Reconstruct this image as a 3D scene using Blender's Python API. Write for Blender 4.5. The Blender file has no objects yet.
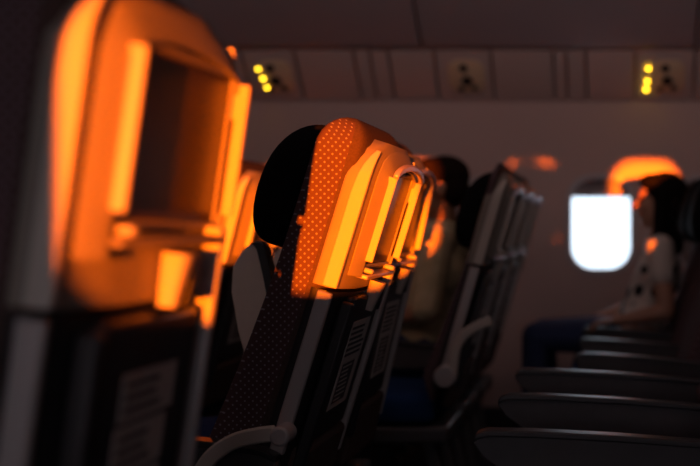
import bpy, bmesh, math, random
from mathutils import Vector, Matrix
random.seed(4)
C = bpy.context.scene.collection
R = math.radians
F = 1100.0; PX = 610.0; PY = 230.0; CAMZ = 1.01      # focal length and principal point in pixels of a 700x466 frame

# ------------------------------------------------------------------ materials
def mat(name, col, rough=.5, metal=0.0, emis=None, es=0.0, spec=.5, coat=0.0):
    m = bpy.data.materials.new(name); m.use_nodes = True
    b = m.node_tree.nodes['Principled BSDF']
    b.inputs['Base Color'].default_value = (*col, 1); b.inputs['Roughness'].default_value = rough
    b.inputs['Metallic'].default_value = metal; b.inputs['Specular IOR Level'].default_value = spec
    b.inputs['Coat Weight'].default_value = coat
    if emis:
        b.inputs['Emission Color'].default_value = (*emis, 1); b.inputs['Emission Strength'].default_value = es
    return m
def N(m, t, **k):
    n = m.node_tree.nodes.new(t)
    for a, v in k.items(): setattr(n, a, v)
    return n
def math_node(m, op, a, b=None):
    n = N(m, 'ShaderNodeMath', operation=op)
    for i, x in enumerate((a, b)):
        if x is None: continue
        if isinstance(x, (int, float)): n.inputs[i].default_value = x
        else: m.node_tree.links.new(x, n.inputs[i])
    return n.outputs[0]
def speckle(m, amount, scale, bump=0.0, c2=None):
    """break a plain colour up with noise"""
    L = m.node_tree.links; b = m.node_tree.nodes['Principled BSDF']
    tc = N(m, 'ShaderNodeTexCoord'); no = N(m, 'ShaderNodeTexNoise')
    no.inputs['Scale'].default_value = scale; no.inputs['Detail'].default_value = 3
    L.new(tc.outputs['Object'], no.inputs['Vector'])
    mx = N(m, 'ShaderNodeMix', data_type='RGBA')
    c = list(b.inputs['Base Color'].default_value)
    mx.inputs[6].default_value = [x*(1-amount) for x in c[:3]]+[1]
    mx.inputs[7].default_value = (list(c2)+[1]) if c2 else [min(1, x*(1+amount)) for x in c[:3]]+[1]
    L.new(no.outputs['Fac'], mx.inputs[0]); L.new(mx.outputs[2], b.inputs['Base Color'])
    if bump:
        bp_ = N(m, 'ShaderNodeBump'); bp_.inputs['Strength'].default_value = bump; bp_.inputs['Distance'].default_value = .002
        L.new(no.outputs['Fac'], bp_.inputs['Height']); L.new(bp_.outputs[0], b.inputs['Normal'])
    return m
def dots(m, pitch, dot_col, lo=.55, hi=.75):
    """woven dot pattern, works on side faces (x,z) and front faces (y,z)"""
    L = m.node_tree.links; b = m.node_tree.nodes['Principled BSDF']
    tc = N(m, 'ShaderNodeTexCoord'); sp = N(m, 'ShaderNodeSeparateXYZ'); L.new(tc.outputs['Object'], sp.inputs[0])
    h = math_node(m, 'ADD', sp.outputs[0], sp.outputs[1])
    s = math_node(m, 'SINE', math_node(m, 'MULTIPLY', h, 2*math.pi/pitch))
    t = math_node(m, 'SINE', math_node(m, 'MULTIPLY', sp.outputs[2], 2*math.pi/pitch))
    p = math_node(m, 'MULTIPLY', s, t)
    mr = N(m, 'ShaderNodeMapRange'); mr.inputs[1].default_value = lo; mr.inputs[2].default_value = hi
    L.new(p, mr.inputs[0])
    mx = N(m, 'ShaderNodeMix', data_type='RGBA')
    mx.inputs[6].default_value = b.inputs['Base Color'].default_value[:]; mx.inputs[7].default_value = (*dot_col, 1)
    L.new(mr.outputs[0], mx.inputs[0]); L.new(mx.outputs[2], b.inputs['Base Color'])
    return m
M = {}
M['fabric_dots'] = dots(mat('dotted_fabric', (.095, .055, .058), .9, spec=.08), .0165, (.30, .28, .32), .66, .86)
M['fabric_plain'] = speckle(mat('plain_fabric', (.075, .05, .045), .95, spec=.1), .35, 220, .4)
M['leather'] = speckle(mat('black_leather', (.004, .004, .005), .8, spec=.12), .3, 90, .2)
M['blue_fabric'] = speckle(mat('blue_fabric', (.012, .04, .13), .95, spec=.1), .3, 150, .3)
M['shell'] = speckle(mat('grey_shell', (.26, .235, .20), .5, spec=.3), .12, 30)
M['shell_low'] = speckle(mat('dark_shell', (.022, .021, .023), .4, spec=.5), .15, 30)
M['trim'] = mat('silver_trim', (.54, .50, .44), .42, .0, spec=.25)
M['rim'] = mat('screen_rim_plastic', (.27, .25, .22), .45, spec=.3)
M['trim_low'] = mat('grey_trim', (.44, .42, .41), .38, .2)
M['chrome'] = mat('satin_chrome', (.60, .52, .62), .42, .35)
M['black'] = mat('black_plastic', (.012, .012, .013), .45)
M['screen'] = mat('screen_glass', (.06, .04, .02), .35, spec=.3)
M['pad'] = mat('armrest_pad', (.02, .02, .022), .36, spec=.8)
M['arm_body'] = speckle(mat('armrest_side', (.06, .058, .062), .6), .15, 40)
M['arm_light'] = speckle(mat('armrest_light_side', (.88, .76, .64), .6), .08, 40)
M['placard'] = mat('placard_grey', (.5, .48, .45), .6)
M['ink'] = mat('placard_ink', (.04, .04, .045), .6)
M['white_line'] = mat('placard_border', (.40, .38, .36), .6)
M['wall'] = speckle(mat('sidewall_panel', (.66, .50, .46), .6), .05, 3)
M['bin'] = speckle(mat('bin_door', (.40, .34, .36), .38, spec=.5), .04, 4)
M['psu'] = speckle(mat('service_panel_plastic', (.70, .56, .52), .45), .05, 5)
M['cream'] = mat('vent_plate', (.85, .66, .44), .5)
M['dark_hole'] = mat('vent_hole', (.03, .02, .02), .6)
M['yellow'] = mat('lit_sign', (.8, .6, .05), .5, emis=(1, .62, .02), es=9.0)
M['floor'] = speckle(mat('cabin_carpet', (.02, .022, .035), .95), .4, 60, .5)
M['seatmetal'] = mat('seat_frame_metal', (.12, .12, .125), .4, .6)
M['bezel'] = mat('window_bezel', (.62, .60, .62), .5)
M['shade'] = mat('window_shade', (.28, .25, .25), .6)
def skin_mat(n, c):
    m = mat(n, c, .55); m.node_tree.nodes['Principled BSDF'].inputs['Subsurface Weight'].default_value = .05; return m
M['skin_m'] = skin_mat('skin_tan', (.42, .22, .13)); M['skin_w'] = skin_mat('skin_light', (.50, .27, .18))
M['hair_m'] = speckle(mat('brown_hair', (.012, .006, .004), .9, spec=.15), .4, 120, .6)
M['hair_w'] = speckle(mat('black_hair', (.004, .003, .003), .8, spec=.12), .4, 120, .6)
M['shirt'] = speckle(mat('patterned_shirt', (.42, .35, .16), .9), .15, 22, c2=(.85, .72, .46))
M['jeans'] = speckle(mat('denim', (.03, .05, .13), .9), .3, 80)
def polka():
    m = mat('polka_dress', (.68, .62, .55), .85); L = m.node_tree.links; b = m.node_tree.nodes['Principled BSDF']
    tc = N(m, 'ShaderNodeTexCoord'); v = N(m, 'ShaderNodeTexVoronoi'); v.inputs['Scale'].default_value = 11; v.inputs['Randomness'].default_value = .6
    L.new(tc.outputs['Object'], v.inputs['Vector'])
    mr = N(m, 'ShaderNodeMapRange'); mr.inputs[1].default_value = .30; mr.inputs[2].default_value = .34; L.new(v.outputs['Distance'], mr.inputs[0])
    mx = N(m, 'ShaderNodeMix', data_type='RGBA'); mx.inputs[6].default_value = (.01, .01, .012, 1); mx.inputs[7].default_value = (.68, .62, .55, 1)
    L.new(mr.outputs[0], mx.inputs[0]); L.new(mx.outputs[2], b.inputs['Base Color']); return m
M['polka'] = polka()
def glass_mat():
    m = bpy.data.materials.new('window_glass'); m.use_nodes = True; nt = m.node_tree; nt.nodes.clear()
    o = nt.nodes.new('ShaderNodeOutputMaterial'); t = nt.nodes.new('ShaderNodeBsdfTransparent'); g = nt.nodes.new('ShaderNodeBsdfGlossy')
    t.inputs[0].default_value = (.95, .96, .97, 1); g.inputs['Roughness'].default_value = .05
    x = nt.nodes.new('ShaderNodeMixShader'); x.inputs[0].default_value = .05
    nt.links.new(t.outputs[0], x.inputs[1]); nt.links.new(g.outputs[0], x.inputs[2]); nt.links.new(x.outputs[0], o.inputs[0]); return m
M['glass'] = glass_mat()

# ------------------------------------------------------------------ object helpers
def link(name, me, m=None, parent=None, bevel=0, smooth=True, seg=2):
    o = bpy.data.objects.new(name, me); C.objects.link(o)
    if m is not None:
        for x in (m if isinstance(m, (list, tuple)) else [m]): me.materials.append(x)
    if smooth:
        for p in me.polygons: p.use_smooth = True
        try: me.set_sharp_from_angle(angle=R(38))
        except Exception: pass
    if bevel:
        b = o.modifiers.new('bevel', 'BEVEL'); b.width = bevel; b.segments = seg; b.limit_method = 'ANGLE'; b.angle_limit = R(35)
        if smooth: b.harden_normals = False
    if parent: o.parent = parent
    return o
def from_bm(name, bm, *a, **k):
    me = bpy.data.meshes.new(name); bmesh.ops.recalc_face_normals(bm, faces=bm.faces); bm.to_mesh(me); bm.free()
    return link(name, me, *a, **k)
def empty(name, loc, label, cat, group=None):
    o = bpy.data.objects.new(name, None); C.objects.link(o); o.location = loc; o.empty_display_size = .1
    return tag(o, label, cat, group)
def tag(o, label, cat, group=None):
    o['label'] = label; o['category'] = cat
    if group: o['group'] = group
    return o
def struct(o): o['kind'] = 'structure'; return o
def box_bm(bm, x0, x1, y0, y1, z0, z1, f=None, mi=0):
    P = [(x, y, z) for x in (x0, x1) for y in (y0, y1) for z in (z0, z1)]
    v = [bm.verts.new(f(p) if f else p) for p in P]
    for q in ((0,1,3,2), (4,6,7,5), (0,4,5,1), (2,3,7,6), (0,2,6,4), (1,5,7,3)):
        fc = bm.faces.new([v[i] for i in q]); fc.material_index = mi
def loft(bm, rings, mi=lambda r, i: 0, cap=True):
    V = [[bm.verts.new(p) for p in r] for r in rings]
    n = len(V[0])
    for a in range(len(V)-1):
        for i in range(n):
            f = bm.faces.new((V[a][i], V[a][(i+1) % n], V[a+1][(i+1) % n], V[a+1][i])); f.material_index = mi(a, i)
    if cap:
        f = bm.faces.new(V[0][::-1]); f = bm.faces.new(V[-1])
def superring(hw, v0, v1, n=6, k=48, bulge=0.0):
    out = []
    mid = (v0+v1)/2; th = (v1-v0)/2
    for i in range(k):
        t = 2*math.pi*(i+.5)/k
        c, s = math.cos(t), math.sin(t)
        y = hw*math.copysign(abs(c)**(2/n), c); v = mid+th*math.copysign(abs(s)**(2/n), s)
        if v > mid: v += bulge*(1-(y/hw)**2)
        out.append((y, v))
    return out
def prism_xz(bm, pts, y0, y1, f=None, mi=0):
    a = [bm.verts.new((f((x, y0, z)) if f else (x, y0, z))) for x, z in pts]
    b = [bm.verts.new((f((x, y1, z)) if f else (x, y1, z))) for x, z in pts]
    n = len(pts)
    bm.faces.new(a).material_index = mi; bm.faces.new(b[::-1]).material_index = mi
    for i in range(n): bm.faces.new((a[i], b[i], b[(i+1) % n], a[(i+1) % n])).material_index = mi
def ribbon(bm, pts, w, d0, d1, f, mi=0):
    """a strip of width w along a planar path pts (a,b), extruded from depth d0 to d1; f(a,b,d) -> xyz"""
    n = len(pts); L, Rr = [], []
    for i in range(n):
        p = Vector(pts[max(i-1, 0)]); q = Vector(pts[min(i+1, n-1)]); t = (q-p).normalized(); nn = Vector((-t.y, t.x))
        wi = w[i] if isinstance(w, (list, tuple)) else w
        c = Vector(pts[i]); L.append(c+nn*wi/2); Rr.append(c-nn*wi/2)
    rings = [[f(L[i].x, L[i].y, d0), f(Rr[i].x, Rr[i].y, d0), f(Rr[i].x, Rr[i].y, d1), f(L[i].x, L[i].y, d1)] for i in range(n)]
    loft(bm, rings, lambda a, i: mi)

# ------------------------------------------------------------------ the seat
HW = .222; ZH = .45
def make_seat(name, x, y, rec, label, group, H=.812, du=0.0, detail=2, near_arm=0, far_arm=None, trim_curve=None, asc=1.0, thin=0.0, hs=0.0, cat='airline seat', cushion='blue_fabric'):
    """x: hinge position, forward is -X. rec: recline in degrees. arms: None or lean angle (0 = lowered)"""
    root = empty(name, (x, y, 0), label, cat, group)
    cr, sr = math.cos(R(rec)), math.sin(R(rec))
    def B(u, v, yy): return (u*sr+v*cr, yy, ZH+u*cr-v*sr)
    def hwu(u, hw, top, r):
        if u <= top-r: return hw
        return hw-r+math.sqrt(max(0, r*r-(u-(top-r))**2))
    def bbox(bm, u0, u1, v0, v1, y0, y1, mi=0): box_bm(bm, u0, u1, v0, v1, y0, y1, lambda p: B(p[0], p[1], p[2]), mi)
    # back cushion: dotted knit in front, plain cloth band towards the shell and over the top
    us = [-.02, .0, .05, .12, .2, .3, .4, .5, .6, .66]+[H-q for q in (.12, .09, .065, .045, .03, .018, .009, .003, .0)]
    rings = []; 
    for u in us:
        t = max(0, (u-(H-.07))/.07); e = math.sqrt(max(0.004, 1-t*t))
        vf = -.175+.035*math.sin(min(1, max(0, u)/.6)*math.pi/2)*1.2
        if u < .05: vf = -.12-.05*(u+.02)/.07
        vf += thin
        vr = -.018; mid = (vf+vr)/2; th = (vr-vf)/2*e
        rings.append([B(u, v, yy) for yy, v in superring(hwu(u, HW, H, .075), mid-th, mid+th, 7, 56)])
    bm = bmesh.new(); k = 56
    def mi(a, i):
        t = 2*math.pi*(i+1)/k
        return 1 if math.sin(t) > .0 and abs(math.cos(t)) < 2 and (math.sin(t) > .05) or us[a] > H-.012 else 0
    loft(bm, rings, mi)
    from_bm('back_cushion', bm, [M['fabric_dots'], M['fabric_plain']], root)
    # rear shell, upper and lower
    def shell(nm, u0, u1, m, top=None, bulge=.026, hw=HW+.002):
        uu = [u0+(u1-u0)*i/14 for i in range(15)]; rg = []
        for u in uu:
            h = hwu(u, hw, top, .10) if top else hw
            t = max(0, (u-(top-.06))/.06) if top else 0
            bl = bulge*math.sqrt(max(0, 1-t*t))
            rg.append([B(u, v, yy) for yy, v in superring(h, -.05, .002, 7, 56, bl)])
        b_ = bmesh.new(); loft(b_, rg); return from_bm(nm, b_, M[m], root)
    SEAM = .455+du*.3
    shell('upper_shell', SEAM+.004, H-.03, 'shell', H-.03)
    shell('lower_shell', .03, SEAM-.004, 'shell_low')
    # silver side trims
    for s in (-1, 1):
        pts = [(s*(HW+.001), SEAM+.006+(H-.115-SEAM)*i/6) for i in range(7)]
        r = .10; cy, cu = s*(HW+.001-r), H-.115+.006
        for a in range(1, 4): pts.append((cy+s*r*math.cos(R(a*14)), cu+r*.85*math.sin(R(a*14))))
        w = [.016]*7+[.014, .010, .005]
        bm = bmesh.new(); ribbon(bm, pts, w, -.020, .010, lambda a, b, d: B(b, d if d > 0 else d+.02*max(0, (b-(H-.15))/.10)**2, a))
        from_bm('side_trim', bm, M['trim'], root, bevel=.004)
        pts = [(s*(HW+.001), .10+(SEAM-.006-.10)*i/5) for i in range(6)]
        bm = bmesh.new(); ribbon(bm, pts, .016, -.026, .006, lambda a, b, d: B(b, d, a))
        from_bm('lower_side_trim', bm, M['trim_low'], root, bevel=.004)
    # screen housing: raised block, U-shaped rim, glass, ledge
    U0, U1, SW = .515+du, .735+du, .150+du*.40
    bm = bmesh.new(); rg = []
    for i in range(10):
        u = SEAM+.006+(U1+.022-SEAM-.006)*i/9
        rg.append([B(u, v, yy) for yy, v in superring(SW+.010 if u < U1 else SW-.004, -.01, .010, 8, 40, .014)])
    loft(bm, rg); housing = from_bm('screen_housing', bm, M['shell'], root)
    arc = [(-SW, .49+du*.7)]+[(-SW, .52+du+(.18)*i/5) for i in range(6)]
    for a in range(1, 10):
        t = R(180-a*18); arc.append((SW*math.cos(t), .71+du+.030*math.sin(t)))
    arc += [(SW, .70+du-.18*i/5) for i in range(6)]+[(SW, .49+du*.7)]
    bm = bmesh.new(); rg = []
    for i in range(len(arc)):
        p, q = Vector(arc[max(i-1, 0)]), Vector(arc[min(i+1, len(arc)-1)]); t = (q-p).normalized(); nn = Vector((-t.y, t.x)); c = Vector(arc[i])
        pt = lambda o, d: B((c+nn*o).y, d, (c+nn*o).x)
        rg.append([pt(.034, .014), pt(-.006, .002), pt(-.006, .036), pt(-.001, .036)])
    loft(bm, rg); from_bm('screen_rim', bm, M['rim'], root, bevel=.002)
    if detail >= 1 and du == 0:
        arc2 = [(-SW+.02+.0*i, .0) for i in range(0)]
        for a in range(0, 11):
            t = R(180-a*18); arc2.append(((SW+.004)*math.cos(t), .715+du+.030*math.sin(t)))
        bm = bmesh.new(); ribbon(bm, arc2, .015, .040, .052, lambda a, b, d: B(b, d, a)); from_bm('rim_cap', bm, M['chrome'], root, bevel=.003)
    for s_ in (-1, 1):
        bm = bmesh.new(); bbox(bm, U0+.012, U1-.02, .026, .050, s_*(SW-.002)-.004, s_*(SW-.002)+.004); from_bm('screen_side_rail', bm, M['trim'], root, bevel=.002)
    bm = bmesh.new(); bbox(bm, U0, U1-.015, .020, .027, -SW+.018, SW-.018)
    scr = from_bm('screen', bm, M['screen'], root, bevel=.004)
    bm = bmesh.new()
    for (a0, a1, y0, y1) in ((U0-.008, U0+.001, -SW+.010, SW-.010), (U1-.016, U1-.007, -SW+.010, SW-.010), (U0, U1-.015, -SW+.010, -SW+.019), (U0, U1-.015, SW-.019, SW-.010)):
        bbox(bm, a0, a1, .021, .031, y0, y1)
    from_bm('screen_bezel', bm, M['shell'], root, bevel=.002)
    bm = bmesh.new(); bbox(bm, U0-.028, U0-.018, .020, .048, -SW+.01, SW-.01); from_bm('ledge', bm, M['chrome'] if du == 0 else M['shell'], root, bevel=.003)
    if detail >= 1:
        for yy in (-SW+.035, SW-.035):
            bm = bmesh.new(); bbox(bm, U0-.015, U0-.004, .028, .052, yy-.012, yy+.012); from_bm('control_button', bm, M['trim'], root, bevel=.004)
        # tray latch
        bm = bmesh.new(); rg = []
        for i in range(8):
            t = i/7; u = U0-.038-.070*t; rg.append([B(u, v, yy+.012) for yy, v in superring(.024-.013*t, .026, .062-.012*t, 3, 20)])
        loft(bm, rg); from_bm('tray_latch', bm, M['trim'], root)
        bm = bmesh.new(); bbox(bm, U0-.105, U0-.04, .040, .056, .038, .052); from_bm('latch_slot', bm, M['black'], root, bevel=.003)
    # folded tray table
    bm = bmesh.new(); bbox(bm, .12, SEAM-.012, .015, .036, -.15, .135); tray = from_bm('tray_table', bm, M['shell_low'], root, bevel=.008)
    for s in (-1, 1):
        bm = bmesh.new(); bbox(bm, .04, SEAM-.02 if s < 0 else U0-.01, .016, .044, s*.172-.009, s*.172+.009); from_bm('tray_arm', bm, M['shell_low' if s < 0 else 'trim_low'], root, bevel=.006)
    if detail >= 1:
        bm = bmesh.new()
        q = .036
        if du:
            for a, (ua, ub, ya, yb) in enumerate(((.335, .395, -.085, .075), (.268, .328, -.09, .06), (.200, .262, -.082, .058), (.14, .194, -.08, .03))):
                bbox(bm, ua, ub, q, q+.0015, ya, yb)
                for k in range(3): bbox(bm, ub-.018-k*.016, ub-.011-k*.016, q+.0015, q+.0022, ya+.01, ya+.01+(yb-ya-.02)*(.6+.4*random.random()), 1)
        else:
            bbox(bm, .18, .385, q, q+.0015, -.085, .085)
            u = .372
            while u > .30:
                wd = .15*(.75+.25*random.random()); bbox(bm, u-.006, u, q+.0015, q+.0022, -.078, -.078+wd, 1); u -= .0125
            bbox(bm, .190, .290, q+.0015, q+.0024, -.075, .045, 2); bbox(bm, .194, .286, q+.0024, q+.0028, -.071, .041, 1)
            u = .28
            while u > .20:
                bbox(bm, u-.004, u, q+.0028, q+.0031, -.062, -.062+.09*(.6+.4*random.random()), 0); u -= .011
        from_bm('placard', bm, [M['placard'], M['ink'], M['white_line']], tray)
    # literature pocket
    bm = bmesh.new(); bbox(bm, -.04, .11, .0, .040, -.18, .18); from_bm('literature_pocket', bm, M['fabric_plain'], root, bevel=.012)
    # headrest with wings
    bm = bmesh.new(); rg = []
    prof = [(.495, -.150, -.185, .10), (.503, -.125, -.212, .14), (.52, -.115, -.228, .165), (.55, -.108, -.240, .18), (.59, -.106, -.246, .185), (.64, -.100, -.248, .185),
            (.69, -.096, -.240, .185), (.73, -.095, -.222, .178), (.760, -.100, -.196, .165), (.776, -.110, -.168, .14), (.782, -.120, -.148, .10)]
    for u, va, vb, h in prof:
        ring = []; va += thin*.8+hs*.6; vb += thin*.8+hs
        for yy, v in superring(h, vb, va, 4, 40):
            ring.append(B(u+du, v-.018*(yy/h)**2*(1 if v < (va+vb)/2 else .3), yy))
        rg.append(ring)
    loft(bm, rg); hd = from_bm('headrest', bm, M['leather'], root)
    ss = hd.modifiers.new('sub', 'SUBSURF'); ss.levels = 1; ss.render_levels = 1
    # seat cushion
    bm = bmesh.new(); rg = []
    for xx, z0, z1, h in ((-.50, .40, .43, .19), (-.495, .375, .455, .205), (-.47, .36, .475, .215), (-.40, .35, .48, .218), (-.2, .35, .465, .218), (-.05, .35, .46, .218), (-.03, .36, .45, .21)):
        rg.append([(xx, yy, v) for yy, v in superring(h, z0, z1, 5, 40)])
    loft(bm, rg); from_bm('seat_cushion', bm, M[cushion], root)
    # under-structure
    bm = bmesh.new(); box_bm(bm, -.44, .02, -.20, .20, .29, .348); from_bm('seat_pan', bm, M['seatmetal'], root, bevel=.01)
    for xx, dx in ((-.36, -.02), (-.06, .06)):
        bm = bmesh.new(); prism_xz(bm, [(xx-.022, .292), (xx+.022, .292), (xx+dx+.018, .03), (xx+dx+.05, .0), (xx+dx-.05, .0), (xx+dx-.018, .03)], -.14, -.10); from_bm('leg', bm, M['seatmetal'], root, bevel=.006)
        bm = bmesh.new(); prism_xz(bm, [(xx-.022, .292), (xx+.022, .292), (xx+dx+.018, .03), (xx+dx+.05, .0), (xx+dx-.05, .0), (xx+dx-.018, .03)], .10, .14); from_bm('leg', bm, M['seatmetal'], root, bevel=.006)
    # side frame under the armrest
    # armrests
    def arm(yc, lean, px=0.0):
        th = .019
        piv = Vector((px, .565))
        a = -R(lean)
        def f(p):
            if lean == 0: return (p[0]*asc, p[1], p[2])
            d = Vector((p[0], p[2]-.565)); c, s = math.cos(a), math.sin(a)
            return (piv.x+d.x*c-d.y*s, p[1], piv.y+d.x*s+d.y*c)
        top = [(-.425, .588), (-.42, .598), (-.405, .603), (-.34, .601), (-.22, .592), (-.10, .579), (.0, .563), (.03, .550)]
        low = [(.035, .515), (.0, .495), (-.10, .487), (-.22, .486), (-.32, .495), (-.38, .515), (-.412, .548), (-.425, .575)]
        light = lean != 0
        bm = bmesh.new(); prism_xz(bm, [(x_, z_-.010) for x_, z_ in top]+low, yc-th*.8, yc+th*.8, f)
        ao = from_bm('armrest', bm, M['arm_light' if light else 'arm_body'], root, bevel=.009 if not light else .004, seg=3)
        if light:
            bm = bmesh.new()
            pts = [(x_, z_+.004) for x_, z_ in top]+[(x_, z_-.018) for x_, z_ in top[::-1]]
        else:
            pts = [(x_, z_) for x_, z_ in top]+[(x_, z_-.014) for x_, z_ in top[::-1]]
            bm = bmesh.new()
        prism_xz(bm, pts, yc-th*1.12, yc+th*1.12, f)
        from_bm('armrest_pad', bm, M['pad'], ao, bevel=.005, seg=3)
    if near_arm is not None: arm(-.245, near_arm)
    if far_arm is not None: arm(.245, far_arm[0], far_arm[1])
    if trim_curve:
        bm = bmesh.new(); ribbon(bm, trim_curve, .032, -.291, -.272, lambda a, b, d: (a, d, b)); from_bm('armrest_side_band', bm, M['trim'], root, bevel=.006)
        kx, kz, kr = trim_curve_knob[tuple(trim_curve[0])]
        bm = bmesh.new(); pts = [(kx+kr*math.cos(R(i*15)), kz+kr*math.sin(R(i*15))) for i in range(24)]
        prism_xz(bm, pts, -.296, -.232); from_bm('pivot_cap', bm, M['trim_low'], root, bevel=.005)
    return root
trim_curve_knob = {}
def smooth_path(P, n=5):
    out = []
    for i in range(len(P)-1):
        p0, p1, p2, p3 = (Vector(P[max(i-1, 0)]), Vector(P[i]), Vector(P[i+1]), Vector(P[min(i+2, len(P)-1)]))
        for j in range(n):
            t = j/n; out.append(tuple(.5*((2*p1)+(p2-p0)*t+(2*p0-5*p1+4*p2-p3)*t*t+(3*p1-p0-3*p2+p3)*t**3)))
    return out+[tuple(P[-1])]
tcB = smooth_path([(.035, .600), (.0, .596), (-.05, .583), (-.09, .556), (-.115, .52), (-.13, .48)])
tcD = smooth_path([(.175, .712), (.13, .695), (.085, .665), (.058, .62), (.05, .57), (.045, .53)])
trim_curve_knob[tcB[0]] = (.046, .595, .020); trim_curve_knob[tcD[0]] = (.022, .528, .036)

XA, XB, XD = -.672, -.71, -.565
PITCH = .84
seats = {}
g = 'economy seats of the cabin'
seats['A'] = make_seat('airline_seat', XA, 1.40, 8, 'large out-of-focus seat nearest the camera, its dark screen glowing orange in the sun', g, H=.885, du=.065)
seats['B'] = make_seat('airline_seat', XB, 2.50, 17, 'sharp seat in the centre with black headrest and sunlit dotted fabric', g, hs=.018, near_arm=0, far_arm=(75, -.08), trim_curve=tcB)
seats['C'] = make_seat('airline_seat', XB, 2.99, 13, 'seat just behind the sharp centre seat, bluish rim around its screen', g, near_arm=None, far_arm=(68, -.10))
for i, (yy, lb) in enumerate(((3.90, 'black-backed aisle seat in front of the beige-shirted man, grey curved armrest band'),
                              (4.39, 'middle seat holding the man in the beige patterned shirt'),
                              (4.88, 'seat beside the wall, next to the man, farthest of its three'))):
    seats['D%d' % i] = make_seat('airline_seat', XD, yy, 16, lb, g, thin=.085 if i == 0 else .055, hs=.055 if i == 0 else .035, near_arm=None if i == 0 else 0, far_arm=(0, 0) if i == 2 else None,
                                 trim_curve=tcD if i == 0 else None)
for i, (yy, lb) in enumerate(((3.90, 'blurred orange-lit seat seen in the gap left of the centre headrest'),
                              (4.39, 'blurred seat beyond the orange-lit one in the left gap'),
                              (4.88, 'seat against the wall hidden mostly by the black centre headrest'))):
    make_seat('airline_seat', XD-PITCH, yy, 14, lb, g, detail=1, far_arm=(0, 0) if i == 2 else None)
XC2 = .33; XD2 = .338
for i, (yy, lb) in enumerate(((2.50, 'seat at the right edge behind the lowest and nearest right-hand armrest'),
                              (2.99, 'seat at the right edge behind the second and third right-hand armrests'))):
    make_seat('airline_seat', XC2, yy, 28, lb, g, detail=1, thin=.05, far_arm=(0, 0) if i == 1 else None, asc=1.43)
for i, (yy, lb) in enumerate(((3.90, 'seat at the right edge whose black headrest hides part of the woman'),
                              (4.39, 'empty seat between the woman and the right-edge black headrest'),
                              (4.88, 'wall-side seat in which the woman in the dotted top sits'))):
    make_seat('airline_seat', XD2, yy, 14, lb, g, detail=1, thin=.055, hs=.035 if i == 2 else 0, far_arm=(0, 0) if i == 2 else None, asc=1.07)

make_seat('airline_seat', .41, -.24, 8, 'unseen seat beside the camera, added to block sun from one window', g, detail=1, near_arm=None, H=.812, thin=-.155)  # added out of view, thickened to block sun from one near window

# ------------------------------------------------------------------ cabin shell
X0, X1 = -4.2, 4.2; YN = -.50; YF = 5.42
WZ0, WZ1, WW = .815, 1.26, .285
def rr(cx, cz, w, h, r, k=7):
    P = []
    for sx, sz, a0 in ((1, 1, 0), (-1, 1, 90), (-1, -1, 180), (1, -1, 270)):
        for i in range(k):
            t = R(a0+90*i/(k-1)); P.append((cx+sx*(w/2-r)+r*math.cos(t), cz+sz*(h/2-r)+r*math.sin(t)))
    return P
def wall_with_windows(name, y, xs, z_lo, z_hi, openings, m, out):
    """wall at y; strips between the windows, each opening cut rounded; out = +1/-1 outside direction, thickness .10"""
    bm = bmesh.new()
    def quad(a, b, c, d): bm.faces.new([bm.verts.new(p) for p in (a, b, c, d)])
    zt = z_hi
    for side in (0, 1):
        yy = y+out*.10*side
        cur = X0
        for (cx, cz, w, h, r) in openings:
            L, Rr_ = cx-w/2-.04, cx+w/2+.04; Bz, Tz = cz-h/2-.04, cz+h/2+.04
            quad((cur, yy, z_lo), (L, yy, z_lo), (L, yy, zt), (cur, yy, zt))
            quad((L, yy, z_lo), (Rr_, yy, z_lo), (Rr_, yy, Bz), (L, yy, Bz))
            quad((L, yy, Tz), (Rr_, yy, Tz), (Rr_, yy, zt), (L, yy, zt))
            P = rr(cx, cz, w, h, r); n = len(P)
            Q = []
            for (px, pz) in P:       # project outward on the rectangle
                dx, dz = px-cx, pz-cz; s = min((w/2+.04)/abs(dx) if abs(dx) > 1e-6 else 1e9, (h/2+.04)/abs(dz) if abs(dz) > 1e-6 else 1e9)
                Q.append((cx+dx*s, cz+dz*s))
            for i in range(n):
                j = (i+1) % n
                quad((P[i][0], yy, P[i][1]), (P[j][0], yy, P[j][1]), (Q[j][0], yy, Q[j][1]), (Q[i][0], yy, Q[i][1]))
            for sx in (-1, 1):
                for sz in (-1, 1):   # corner fillers
                    c = (cx+sx*(w/2+.04), cz+sz*(h/2+.04))
                    cand = [q for q in Q if (q[0]-cx)*sx > 0 and (q[1]-cz)*sz > 0]
                    onx = [q for q in cand if abs(abs(q[0]-cx)-(w/2+.04)) < 1e-5]; onz = [q for q in cand if abs(abs(q[1]-cz)-(h/2+.04)) < 1e-5]
                    if onx and onz:
                        a_ = max(onx, key=lambda q: abs(q[1]-cz)); b_ = max(onz, key=lambda q: abs(q[0]-cx))
                        if a_ != b_: bm.faces.new([bm.verts.new((p[0], yy, p[1])) for p in (c, a_, b_)])
            cur = Rr_
        quad((cur, yy, z_lo), (X1, yy, z_lo), (X1, yy, zt), (cur, yy, zt))
    for (cx, cz, w, h, r) in openings:
        P = rr(cx, cz, w, h, r); n = len(P)
        for i in range(n):
            j = (i+1) % n
            quad((P[i][0], y, P[i][1]), (P[j][0], y, P[j][1]), (P[j][0], y+out*.10, P[j][1]), (P[i][0], y+out*.10, P[i][1]))
    ya, yb = y, y+out*.10
    for a, b in (((X0, z_lo), (X1, z_lo)), ((X1, z_lo), (X1, zt)), ((X1, zt), (X0, zt)), ((X0, zt), (X0, z_lo))):
        quad((a[0], ya, a[1]), (b[0], ya, b[1]), (b[0], yb, b[1]), (a[0], yb, a[1]))
    bmesh.ops.remove_doubles(bm, verts=bm.verts, dist=1e-5)
    return struct(from_bm(name, bm, m, smooth=False))
cz = (WZ0+WZ1)/2; hh = WZ1-WZ0
SP = .53
far_x = [-.045+SP*k for k in range(-6, 7)]
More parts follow.
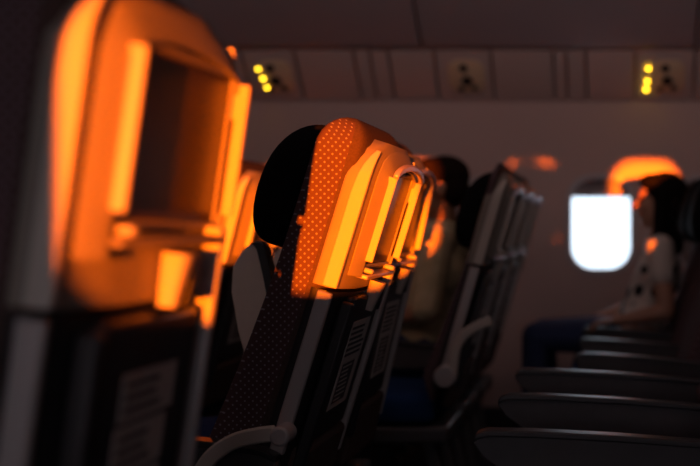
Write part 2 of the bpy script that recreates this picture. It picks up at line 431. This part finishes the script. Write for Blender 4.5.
far_x = [x for x in far_x if X0+.4 < x < X1-.4]
wall_with_windows('wall_right', YF, None, 0, 2.42, [(x, cz, WW+.01, hh, .11) for x in far_x], M['wall'], 1)
near_c = -.202; SPN = .575
near_x = [near_c+SPN*k for k in range(-6, 7)]
near_x = [x for x in near_x if X0+.4 < x < X1-.4]
NZ0, NZ1, NW = .845, 1.275, .335
wall_with_windows('wall_left', YN, None, 0, 2.42, [(x, (NZ0+NZ1)/2, NW, NZ1-NZ0, .10) for x in near_x], M['wall'], -1)
def plane_box(name, x0, x1, y0, y1, z0, z1, m):
    bm = bmesh.new(); box_bm(bm, x0, x1, y0, y1, z0, z1); return struct(from_bm(name, bm, m, smooth=False))
plane_box('floor', X0, X1, YN-.1, YF+.1, -.08, 0, M['floor'])
plane_box('ceiling', X0, X1, YN-.1, YF+.1, 2.42, 2.50, M['bin'])
plane_box('wall_front', X0-.1, X0, YN-.1, YF+.1, -.08, 2.5, M['wall'])
plane_box('wall_back', X1, X1+.1, YN-.1, YF+.1, -.08, 2.5, M['wall'])
plane_box('trim_1', X0, X1, YF-.035, YF, .0, .14, M['shell_low'])
# windows: bezel ring + glass; those hidden behind the seats have their shades down
def bezel_bm(bm, x, y, w, h, zc, dirn):
    P = rr(x, zc, w, h, .11); Q = rr(x, zc, w+.05, h+.05, .13); n = len(P)
    rings = []
    for i in range(n+1):
        p, q = P[i % n], Q[i % n]
        rings.append([(p[0], y+dirn*.03, p[1]), (p[0], y-dirn*.006, p[1]), (q[0], y-dirn*.010, q[1]), (q[0], y, q[1])])
    loft(bm, rings, cap=False)
wi = 1
def add_window(x, y, w, h, zc, dirn, shade):
    global wi
    bm = bmesh.new(); P = rr(x, zc, w, h, .11)
    a = [bm.verts.new((p[0], y+dirn*.085, p[1])) for p in P]; bm.faces.new(a)
    b = [bm.verts.new((p[0], y+dirn*.090, p[1])) for p in P]; bm.faces.new(b[::-1])
    for i in range(len(P)): bm.faces.new((a[i], b[i], b[(i+1) % len(P)], a[(i+1) % len(P)]))
    win = struct(from_bm('window_%d' % wi, bm, M['glass'], smooth=False)); wi += 1
    bm = bmesh.new(); bezel_bm(bm, x, y, w, h, zc, dirn); from_bm('window_frame', bm, M['bezel'], win)
    if shade > 0:
        zb = zc+h/2-shade*h
        bm = bmesh.new(); box_bm(bm, x-w/2-.01, x+w/2+.01, min(y+dirn*.045, y+dirn*.055), max(y+dirn*.045, y+dirn*.055), zb, zc+h/2+.01)
        sh = from_bm('window_shade', bm, M['shade'], win, smooth=False)
        bm = bmesh.new(); box_bm(bm, x-.05, x+.05, min(y+dirn*.038, y+dirn*.046), max(y+dirn*.038, y+dirn*.046), zb+.008, zb+.02); from_bm('shade_grip', bm, M['bezel'], sh, bevel=.003)
for x in far_x: add_window(x, YF, WW+.01, hh, cz, 1, .19 if abs(x+.045) < .01 else 1.0)
for x in near_x:
    add_window(x, YN, NW, NZ1-NZ0, (NZ0+NZ1)/2, -1, 0 if -1 < x < 1.2 else 1.0)

# sidewall joint strips
for i, xx in enumerate((-2.22, -1.16, -.37+.59, 1.27)):
    pass
# PSU (service) panels between the wall and the bins
YP0, ZP0 = 5.41, 1.645; YP1, ZP1 = 5.198, 1.868
def psu(x0, x1, unit, label, lit=True):
    bm = bmesh.new(); d = .006
    nrm = Vector((0, -(ZP1-ZP0), -(YP0-YP1))).normalized()
    def f(p):  # p = (x, t along slope, depth towards the cabin)
        t = p[1]; b = .010*math.sin(math.pi*t)
        base = Vector((p[0], YP0+(YP1-YP0)*t, ZP0+(ZP1-ZP0)*t)); q = base+nrm*(p[2]+b); return (q.x, q.y, q.z)
    rings = []
    for i in range(7):
        t = .01+.95*i/6
        rings.append([f((x0+d, t, -.02)), f((x1-d, t, -.02)), f((x1-d, t, 0)), f((x0+d, t, 0))])
    loft(bm, rings); 
    o = tag(from_bm('service_panel', bm, M['psu'], smooth=True, bevel=.003), label, 'overhead panel', 'panels under the bins')
    if unit:
        cx = (x0+x1)/2; bm = bmesh.new(); P = rr(cx+.01, .5, .175, .56, .10 if False else .06)
        P = []
        for i in range(40):
            t = 2*math.pi*i/40; c, s = math.cos(t), math.sin(t)
            P.append((cx+.01+.088*math.copysign(abs(c)**.55, c), .5+.30*math.copysign(abs(s)**.55, s)))
        rings = [[f((px, pt, -.002)) for px, pt in P], [f((px, pt, .006)) for px, pt in P], [f((cx+.01+(px-cx-.01)*.9, .5+(pt-.5)*.9, .011)) for px, pt in P]]
        loft(bm, rings); pl = from_bm('vent_plate', bm, M['cream'], o)
        for (ox, t, r) in ((.0, .68, .020), (.012, .44, .026), (.045, .30, .014), (-.02, .28, .014)):
            bm = bmesh.new()
            Pc = [(cx+ox+r*math.cos(R(a*18)), t+r/.327*math.sin(R(a*18))) for a in range(20)]
            loft(bm, [[f((a, b, .009)) for a, b in Pc], [f((a, b, .016)) for a, b in Pc], [f((cx+ox+(a-cx-ox)*.7, t+(b-t)*.7, .013)) for a, b in Pc]])
            from_bm('air_vent', bm, M['dark_hole'], pl)
        if lit:
            for (ox, t, r) in lit:
                bm = bmesh.new()
                Pc = [(cx+ox+r*math.cos(R(a*30)), t+r/.327*math.sin(R(a*30))) for a in range(12)]
                loft(bm, [[f((a, b, .006)) for a, b in Pc], [f((a, b, .013)) for a, b in Pc]])
                from_bm('lit_symbol', bm, M['yellow'], pl)
edges = [-2.15, -1.95, -1.749, -1.498, -1.217, -1.14, -1.053, -.836, -.565, -.27, -.208, -.116, .121, .406, .68, .78, .98, 1.25]
where = ['', '', '', '', '', '', '', '', '', '', '', '', '', '', '', '', '']
L1 = [(-.058, .66, .008), (-.047, .48, .008), (-.038, .30, .009)]
L2 = [(-.080, .66, .007), (-.084, .42, .007), (-.088, .26, .008)]
for i in range(len(edges)-1):
    a, b = edges[i], edges[i+1]
    if abs(a+1.749) < .01: psu(a, b, True, 'cream vent unit panel with yellow symbols beside the big left seat', L1)
    elif abs(a+.836) < .01: psu(a, b, True, 'vent unit panel above the centre seats with unlit symbols', False)
    elif abs(a-.121) < .01: psu(a, b, True, 'vent unit panel with yellow symbols at the upper right', L2)
    else:
        names = {-2.15: 'plain panel far left, behind the big blurred seat', -1.95: 'plain panel hidden left of the left vent unit',
                 -1.498: 'wide plain panel directly right of the left vent unit', -1.217: 'narrow strip panel above the centre seat, left of its pair',
                 -1.14: 'narrow strip panel above the centre seat, right of its pair', -1.053: 'plain panel directly left of the unlit middle vent unit',
                 -.565: 'wide plain panel directly right of the middle vent unit', -.27: 'narrowest strip panel above the left part of the window',
                 -.208: 'narrow strip panel above the bright window', -.116: 'wide plain panel directly left of the right vent unit',
                 .406: 'plain panel right of the right vent unit', .68: 'narrow panel outside the picture on the right', .78: 'plain panel outside the picture on the right', .98: 'last plain panel far right'}
        if a > .41 or a < -2.0: continue
        psu(a, b, False, names[a])
# overhead bins
def bin_(x0, x1, label):
    bm = bmesh.new()
    prof = [(5.215, 1.885), (5.205, 1.872), (5.185, 1.868), (5.165, 1.875), (5.14, 1.897), (5.04, 1.975), (4.95, 2.055), (4.86, 2.15), (4.80, 2.25), (4.77, 2.36), (4.77, 2.40), (5.38, 2.40), (5.38, 1.93), (5.24, 1.92)]
    d = .006
    a = [bm.verts.new((x0+d, y, z)) for y, z in prof]; b = [bm.verts.new((x1-d, y, z)) for y, z in prof]
    n = len(prof); bm.faces.new(a); bm.faces.new(b[::-1])
    for i in range(n): bm.faces.new((a[i], b[i], b[(i+1) % n], a[(i+1) % n]))
    o = tag(from_bm('overhead_bin', bm, M['bin'], bevel=.004), label, 'overhead bin', 'overhead bins above the window seats')
    bm = bmesh.new(); cxx = (x0+x1)/2
    box_bm(bm, cxx-.08, cxx+.08, 4.80, 4.835, 2.16, 2.19); from_bm('bin_latch', bm, M['trim_low'], o, bevel=.006)
bin_(-2.177, -.887, 'overhead bin on the left, above the blurred and the centre seat')
bin_(-.887, .403, 'wide overhead bin on the right, above the bright window')
bin_(.403, 1.693, 'overhead bin cut off by the right picture edge')

# ------------------------------------------------------------------ people
def cap(bm, p, q, r1, r2=None, sc=None):
    r2 = r2 or r1; t = bmesh.new()
    for c, r in ((p, r1), (q, r2)): bmesh.ops.create_icosphere(t, subdivisions=2, radius=r, matrix=Matrix.Translation(c))
    res = bmesh.ops.convex_hull(t, input=t.verts); 
    bmesh.ops.delete(t, geom=[g_ for g_ in res['geom_interior'] if isinstance(g_, bmesh.types.BMVert)], context='VERTS')
    merge(bm, t)
def ell(bm, c, rx, ry, rz, rot=None):
    t = bmesh.new(); m_ = Matrix.Translation(c)
    if rot: m_ = m_ @ Matrix.Rotation(rot, 4, 'Y')
    bmesh.ops.create_icosphere(t, subdivisions=3, radius=1, matrix=m_ @ Matrix.Diagonal((rx, ry, rz, 1)))
    merge(bm, t)
def merge(bm, t):
    me = bpy.data.meshes.new('tmp'); t.to_mesh(me); t.free(); bm.from_mesh(me); bpy.data.meshes.remove(me)
def blob(name, bm, m, parent, vox=.007, sm=4):
    o = from_bm(name, bm, m, parent)
    r = o.modifiers.new('remesh', 'REMESH'); r.mode = 'VOXEL'; r.voxel_size = vox; r.use_smooth_shade = True
    s = o.modifiers.new('smooth', 'SMOOTH'); s.iterations = sm; s.factor = .5
    return o
def V(x, y, z): return Vector((x, y, z))
def hand(bm, w, d, up, side, sl=1):
    """palm at w pointing along d, fingers curled slightly down; side = lateral direction"""
    pe = w+d*.085
    cap(bm, w, w+d*.03, .024, .026)
    for k in range(4):
        o_ = side*(-.030+.020*k); L = (.062, .074, .070, .052)[k]
        cap(bm, w+d*.02+o_*.6, pe+o_, .014, .0125)
        b1 = pe+o_+d*L*.45-up*.004; b2 = b1+d*L*.35-up*.016; b3 = b2+d*L*.18-up*.016
        cap(bm, pe+o_, b1, .0095, .009); cap(bm, b1, b2, .009, .0082); cap(bm, b2, b3, .0082, .007)
    t0 = w+d*.02-side*.028*sl; t1 = t0+d*.035-side*.026*sl-up*.006; t2 = t1+d*.032-side*.008*sl-up*.008
    cap(bm, t0, t1, .014, .011); cap(bm, t1, t2, .011, .009)
def head_bm(bm, c, tilt=0):
    """head facing -X, centre of the skull c, total height about .23"""
    ell(bm, c+V(.008, 0, .025), .098, .076, .092)
    ell(bm, c+V(-.030, 0, -.045), .062, .056, .070)
    ell(bm, c+V(-.062, 0, -.090), .026, .030, .022)          # chin
    ell(bm, c+V(-.082, 0, .030), .018, .052, .016)            # brow
    cap(bm, c+V(-.092, 0, .010), c+V(-.113, 0, -.022), .010, .014)   # nose
    ell(bm, c+V(-.104, 0, -.028), .013, .018, .009)
    ell(bm, c+V(-.088, 0, -.052), .012, .024, .007); ell(bm, c+V(-.085, 0, -.064), .012, .020, .008)   # lips
    for s in (-1, 1):
        ell(bm, c+V(-.062, s*.036, -.018), .028, .024, .024)    # cheek
        ell(bm, c+V(.006, s*.078, -.008), .020, .010, .033, R(-12))  # ear
def eyes(parent, c):
    for s in (-1, 1):
        b = bmesh.new(); ell(b, c+V(-.083, s*.030, .006), .012, .013, .009); from_bm('eye', b, M['black'], parent)
# --- man in the middle seat
man = empty('person', (-.72, 4.39, .48), 'person with short dark hair in a beige patterned shirt, sitting facing left', 'person')
def rel(o, root):
    o.parent = root; o.matrix_parent_inverse = Matrix.Translation(root.location).inverted(); return o
hc = V(-.672, 4.36, 1.175)
def seated(root, hc, hip, sh_l, sh_r, el, wr, skin, chest, knees, vox=.007, hdirs=((-1, 0, -.15), (-1, 0, -.15))):
    bm = bmesh.new(); head_bm(bm, hc)
    neck = (sh_l+sh_r)/2+V(0, 0, .035)
    cap(bm, neck, hc+V(.012, 0, -.06), .056, .050)
    cap(bm, sh_l, sh_r, .058, .058); cap(bm, (sh_l*.6+sh_r*.4)-V(0, 0, .12), (sh_l*.4+sh_r*.6)-V(0, 0, .12), chest, chest)
    cap(bm, (sh_l+sh_r)/2-V(0, 0, .10), hip+V(0, 0, .12), chest, chest*.85)
    cap(bm, hip+V(0, -.08, 0), hip+V(0, .08, 0), .098, .098)
    cap(bm, hip+V(0, 0, .12), hip, chest*.85, .10)
    for i, s in enumerate((-1, 1)):
        hj = hip+V(0, s*.09, -.01); kn = knees[i]; an = V(kn.x-.02+.05*i, kn.y, .09)
        cap(bm, hj, kn, .082, .056); cap(bm, kn, an, .054, .036)
        cap(bm, an+V(.02, 0, -.04), an+V(-.15, 0, -.058), .036, .026)
        S = (sh_l, sh_r)[i]; cap(bm, S, el[i], .050, .040); cap(bm, el[i], wr[i], .040, .027)
        d = Vector(hdirs[i]).normalized(); side = Vector((0, 0, 1)).cross(d).normalized()
        hand(bm, wr[i], d, d.cross(side) if d.cross(side).z > 0 else -d.cross(side), side, -s)
    o = blob('body', bm, skin, None, vox, 5); return rel(o, root)
SL, SR = V(-.665, 4.215, .975), V(-.665, 4.565, .975); HIP = V(-.745, 4.39, .565)
EL = (V(-.70, 4.165, .70), V(-.72, 4.61, .70)); WR = (V(-.93, 4.24, .66), V(-.94, 4.53, .66))
KN = (V(-1.14, 4.29, .56), V(-1.12, 4.50, .56))
bd = seated(man, hc, HIP, SL, SR, EL, WR, M['skin_m'], .105, KN)
eyes(bd, hc)
for e_ in bd.children: pass
bm = bmesh.new()
cap(bm, SL, SR, .072); cap(bm, (SL*.6+SR*.4)-V(0, 0, .12), (SL*.4+SR*.6)-V(0, 0, .12), .122); cap(bm, (SL+SR)/2-V(0, 0, .10), HIP+V(0, 0, .06), .122, .118)
cap(bm, HIP+V(0, -.07, .03), HIP+V(0, .07, .03), .112)
for i in (0, 1): cap(bm, (SL, SR)[i], (SL, SR)[i].lerp(EL[i], .95), .070, .062)
cap(bm, (SL+SR)/2+V(0, -.02, .03), (SL+SR)/2+V(0, .02, .05), .066, .064)
rel(blob('shirt', bm, M['shirt'], None, .008, 4), man)
bm = bmesh.new()
for i, s in enumerate((-1, 1)):
    hj = HIP+V(0, s*.09, -.01); kn = KN[i]; an = V(kn.x-.02+.05*i, kn.y, .12); cap(bm, hj, kn, .094, .068); cap(bm, kn, an, .066, .052)
cap(bm, HIP+V(0, -.08, -.005), HIP+V(0, .08, -.005), .106)
rel(blob('trousers', bm, M['jeans'], None, .009, 3), man)
bm = bmesh.new()
ell(bm, hc+V(.020, 0, .052), .098, .083, .080); ell(bm, hc+V(.055, 0, .0), .060, .079, .078); ell(bm, hc+V(-.035, 0, .088), .060, .066, .034); 
for s in (-1, 1): cap(bm, hc+V(-.008, s*.070, .02), hc+V(-.010, s*.070, -.022), .016, .008)
rel(blob('hair', bm, M['hair_m'], None, .007, 2), man)
bm = bmesh.new()
for i, s in enumerate((-1, 1)):
    kn = KN[i]; an = V(kn.x-.02+.05*i, kn.y, .09); cap(bm, an+V(.03, 0, -.035), an+V(-.15, 0, -.052), .046, .035)
rel(blob('shoes', bm, M['black'], None, .008, 2), man)
# --- woman in the wall seat of the next row
wom = empty('person', (.13, 4.84, .48), 'person with long black hair and dotted white top beside the bright window, facing left', 'person')
hc = V(.222, 4.84, 1.135)
SL, SR = V(.215, 4.69, .930), V(.215, 4.99, .930); HIP = V(.135, 4.84, .56)
EL = (V(.235, 4.64, .665), V(.16, 5.05, .68)); WR = (V(.06, 4.62, .635), V(-.02, 4.96, .62))
KN = (V(-.32, 4.75, .55), V(-.30, 4.93, .55))
bd = seated(wom, hc, HIP, SL, SR, EL, WR, M['skin_w'], .088, KN, hdirs=((-1, .05, -.1), (-1, -.3, -.25)))
eyes(bd, hc)
bm = bmesh.new()
cap(bm, SL, SR, .064); cap(bm, (SL*.6+SR*.4)-V(0, 0, .12), (SL*.4+SR*.6)-V(0, 0, .12), .106); cap(bm, (SL+SR)/2-V(0, 0, .10), HIP+V(0, 0, .06), .104, .100)
cap(bm, HIP+V(0, -.06, .04), HIP+V(0, .06, .04), .106)
for i in (0, 1): cap(bm, (SL, SR)[i], (SL, SR)[i].lerp(EL[i], .42), .064, .060)
rel(blob('dotted_top', bm, M['polka'], None, .008, 4), wom)
bm = bmesh.new()
for i, s in enumerate((-1, 1)):
    hj = HIP+V(0, s*.08, -.01); kn = KN[i]; an = V(kn.x-.02+.05*i, kn.y, .12); cap(bm, hj, kn, .088, .064); cap(bm, kn, an, .062, .046)
cap(bm, HIP+V(0, -.07, -.005), HIP+V(0, .07, -.005), .104)
rel(blob('jeans', bm, M['jeans'], None, .009, 3), wom)
bm = bmesh.new()
ell(bm, hc+V(.022, 0, .042), .104, .088, .092); ell(bm, hc+V(.055, 0, -.03), .064, .086, .10); ell(bm, hc+V(-.035, 0, .088), .062, .070, .036)
for s in (-1, 1):
    cap(bm, hc+V(.0, s*.076, .03), hc+V(-.005, s*.088, -.12), .030, .034); cap(bm, hc+V(-.005, s*.088, -.12), hc+V(-.035, s*.095, -.30), .034, .016)
cap(bm, hc+V(.05, -.04, -.08), hc+V(.05, .04, -.08), .052); cap(bm, hc+V(.055, -.04, -.08), hc+V(.06, -.04, -.20), .05, .04)
rel(blob('hair', bm, M['hair_w'], None, .007, 2), wom)
bm = bmesh.new()
for i, s in enumerate((-1, 1)):
    kn = KN[i]; an = V(kn.x-.02+.05*i, kn.y, .09); cap(bm, an+V(.03, 0, -.035), an+V(-.13, 0, -.052), .042, .032)
rel(blob('shoes', bm, M['black'], None, .008, 2), wom)

# ------------------------------------------------------------------ light
d = Vector((-.130, 1, .012)).normalized()
s = bpy.data.lights.new('sun', 'SUN'); s.energy = 24; s.color = (1.0, .135, .0); s.angle = R(.6)
so = bpy.data.objects.new('sun', s); C.objects.link(so); so.rotation_euler = (-d).to_track_quat('Z', 'Y').to_euler(); so.location = (0, -3, 1.2)
w = bpy.data.worlds.new('sky'); bpy.context.scene.world = w; w.use_nodes = True; nt = w.node_tree
bg = nt.nodes['Background']; tc = nt.nodes.new('ShaderNodeTexCoord'); sp = nt.nodes.new('ShaderNodeSeparateXYZ'); rp = nt.nodes.new('ShaderNodeValToRGB')
nt.links.new(tc.outputs['Generated'], sp.inputs[0]); nt.links.new(sp.outputs[1], rp.inputs[0]); nt.links.new(rp.outputs[0], bg.inputs[0])
rp.color_ramp.elements[0].position = 0; rp.color_ramp.elements[0].color = (1.9, 1.65, 1.8, 1)
rp.color_ramp.elements[1].position = .6; rp.color_ramp.elements[1].color = (.72, .86, 1.0, 1)
bg.inputs[1].default_value = 2.2
# daylight portals in the open windows
def area(name, loc, rot, sx, sy, e, col, portal=False):
    a = bpy.data.lights.new(name, 'AREA'); a.shape = 'RECTANGLE'; a.size = sx; a.size_y = sy; a.energy = e; a.color = col
    if portal: a.cycles.is_portal = True
    o = bpy.data.objects.new(name, a); C.objects.link(o); o.location = loc; o.rotation_euler = rot; return o
area('daylight_portal', (-.045, YF+.11, cz), (R(-90), 0, 0), .34, .5, 1, (1, 1, 1), True)
for x in near_x:
    if -1 < x < 1.2: area('daylight_portal', (x, YN-.12, 1.06), (R(90), 0, 0), .4, .5, 1, (1, 1, 1), True)
# unseen fill lights added under the ceiling to brighten the far wall and bins
for yy in (1.9, 3.45):
    area('ceiling_fill', (-.3, yy, 2.38), (R(55), 0, 0), 5.0, .10, 4.0, (1.0, .66, .62))

# ------------------------------------------------------------------ camera
cam = bpy.data.cameras.new('camera'); co = bpy.data.objects.new('camera', cam); C.objects.link(co)
cam.sensor_width = 36; cam.lens = F/700*36; co.location = (0, 0, CAMZ); co.rotation_euler = (R(90), 0, 0)
cam.shift_x = -(PX-350)/700; cam.shift_y = -(233-PY)/700
cam.clip_start = .05
cam.dof.use_dof = True; cam.dof.focus_distance = 2.38; cam.dof.aperture_fstop = 1.75; cam.dof.aperture_blades = 0
sc = bpy.context.scene; sc.camera = co
sc.view_settings.view_transform = 'Standard'; sc.view_settings.look = 'None'; sc.view_settings.gamma = 1
sc.view_settings.use_curve_mapping = False; sc.view_settings.exposure = 0.0
try:
    sc.cycles.use_denoising = True; sc.cycles.max_bounces = 8; sc.cycles.sample_clamp_indirect = 4; sc.cycles.caustics_reflective = False
except Exception: pass
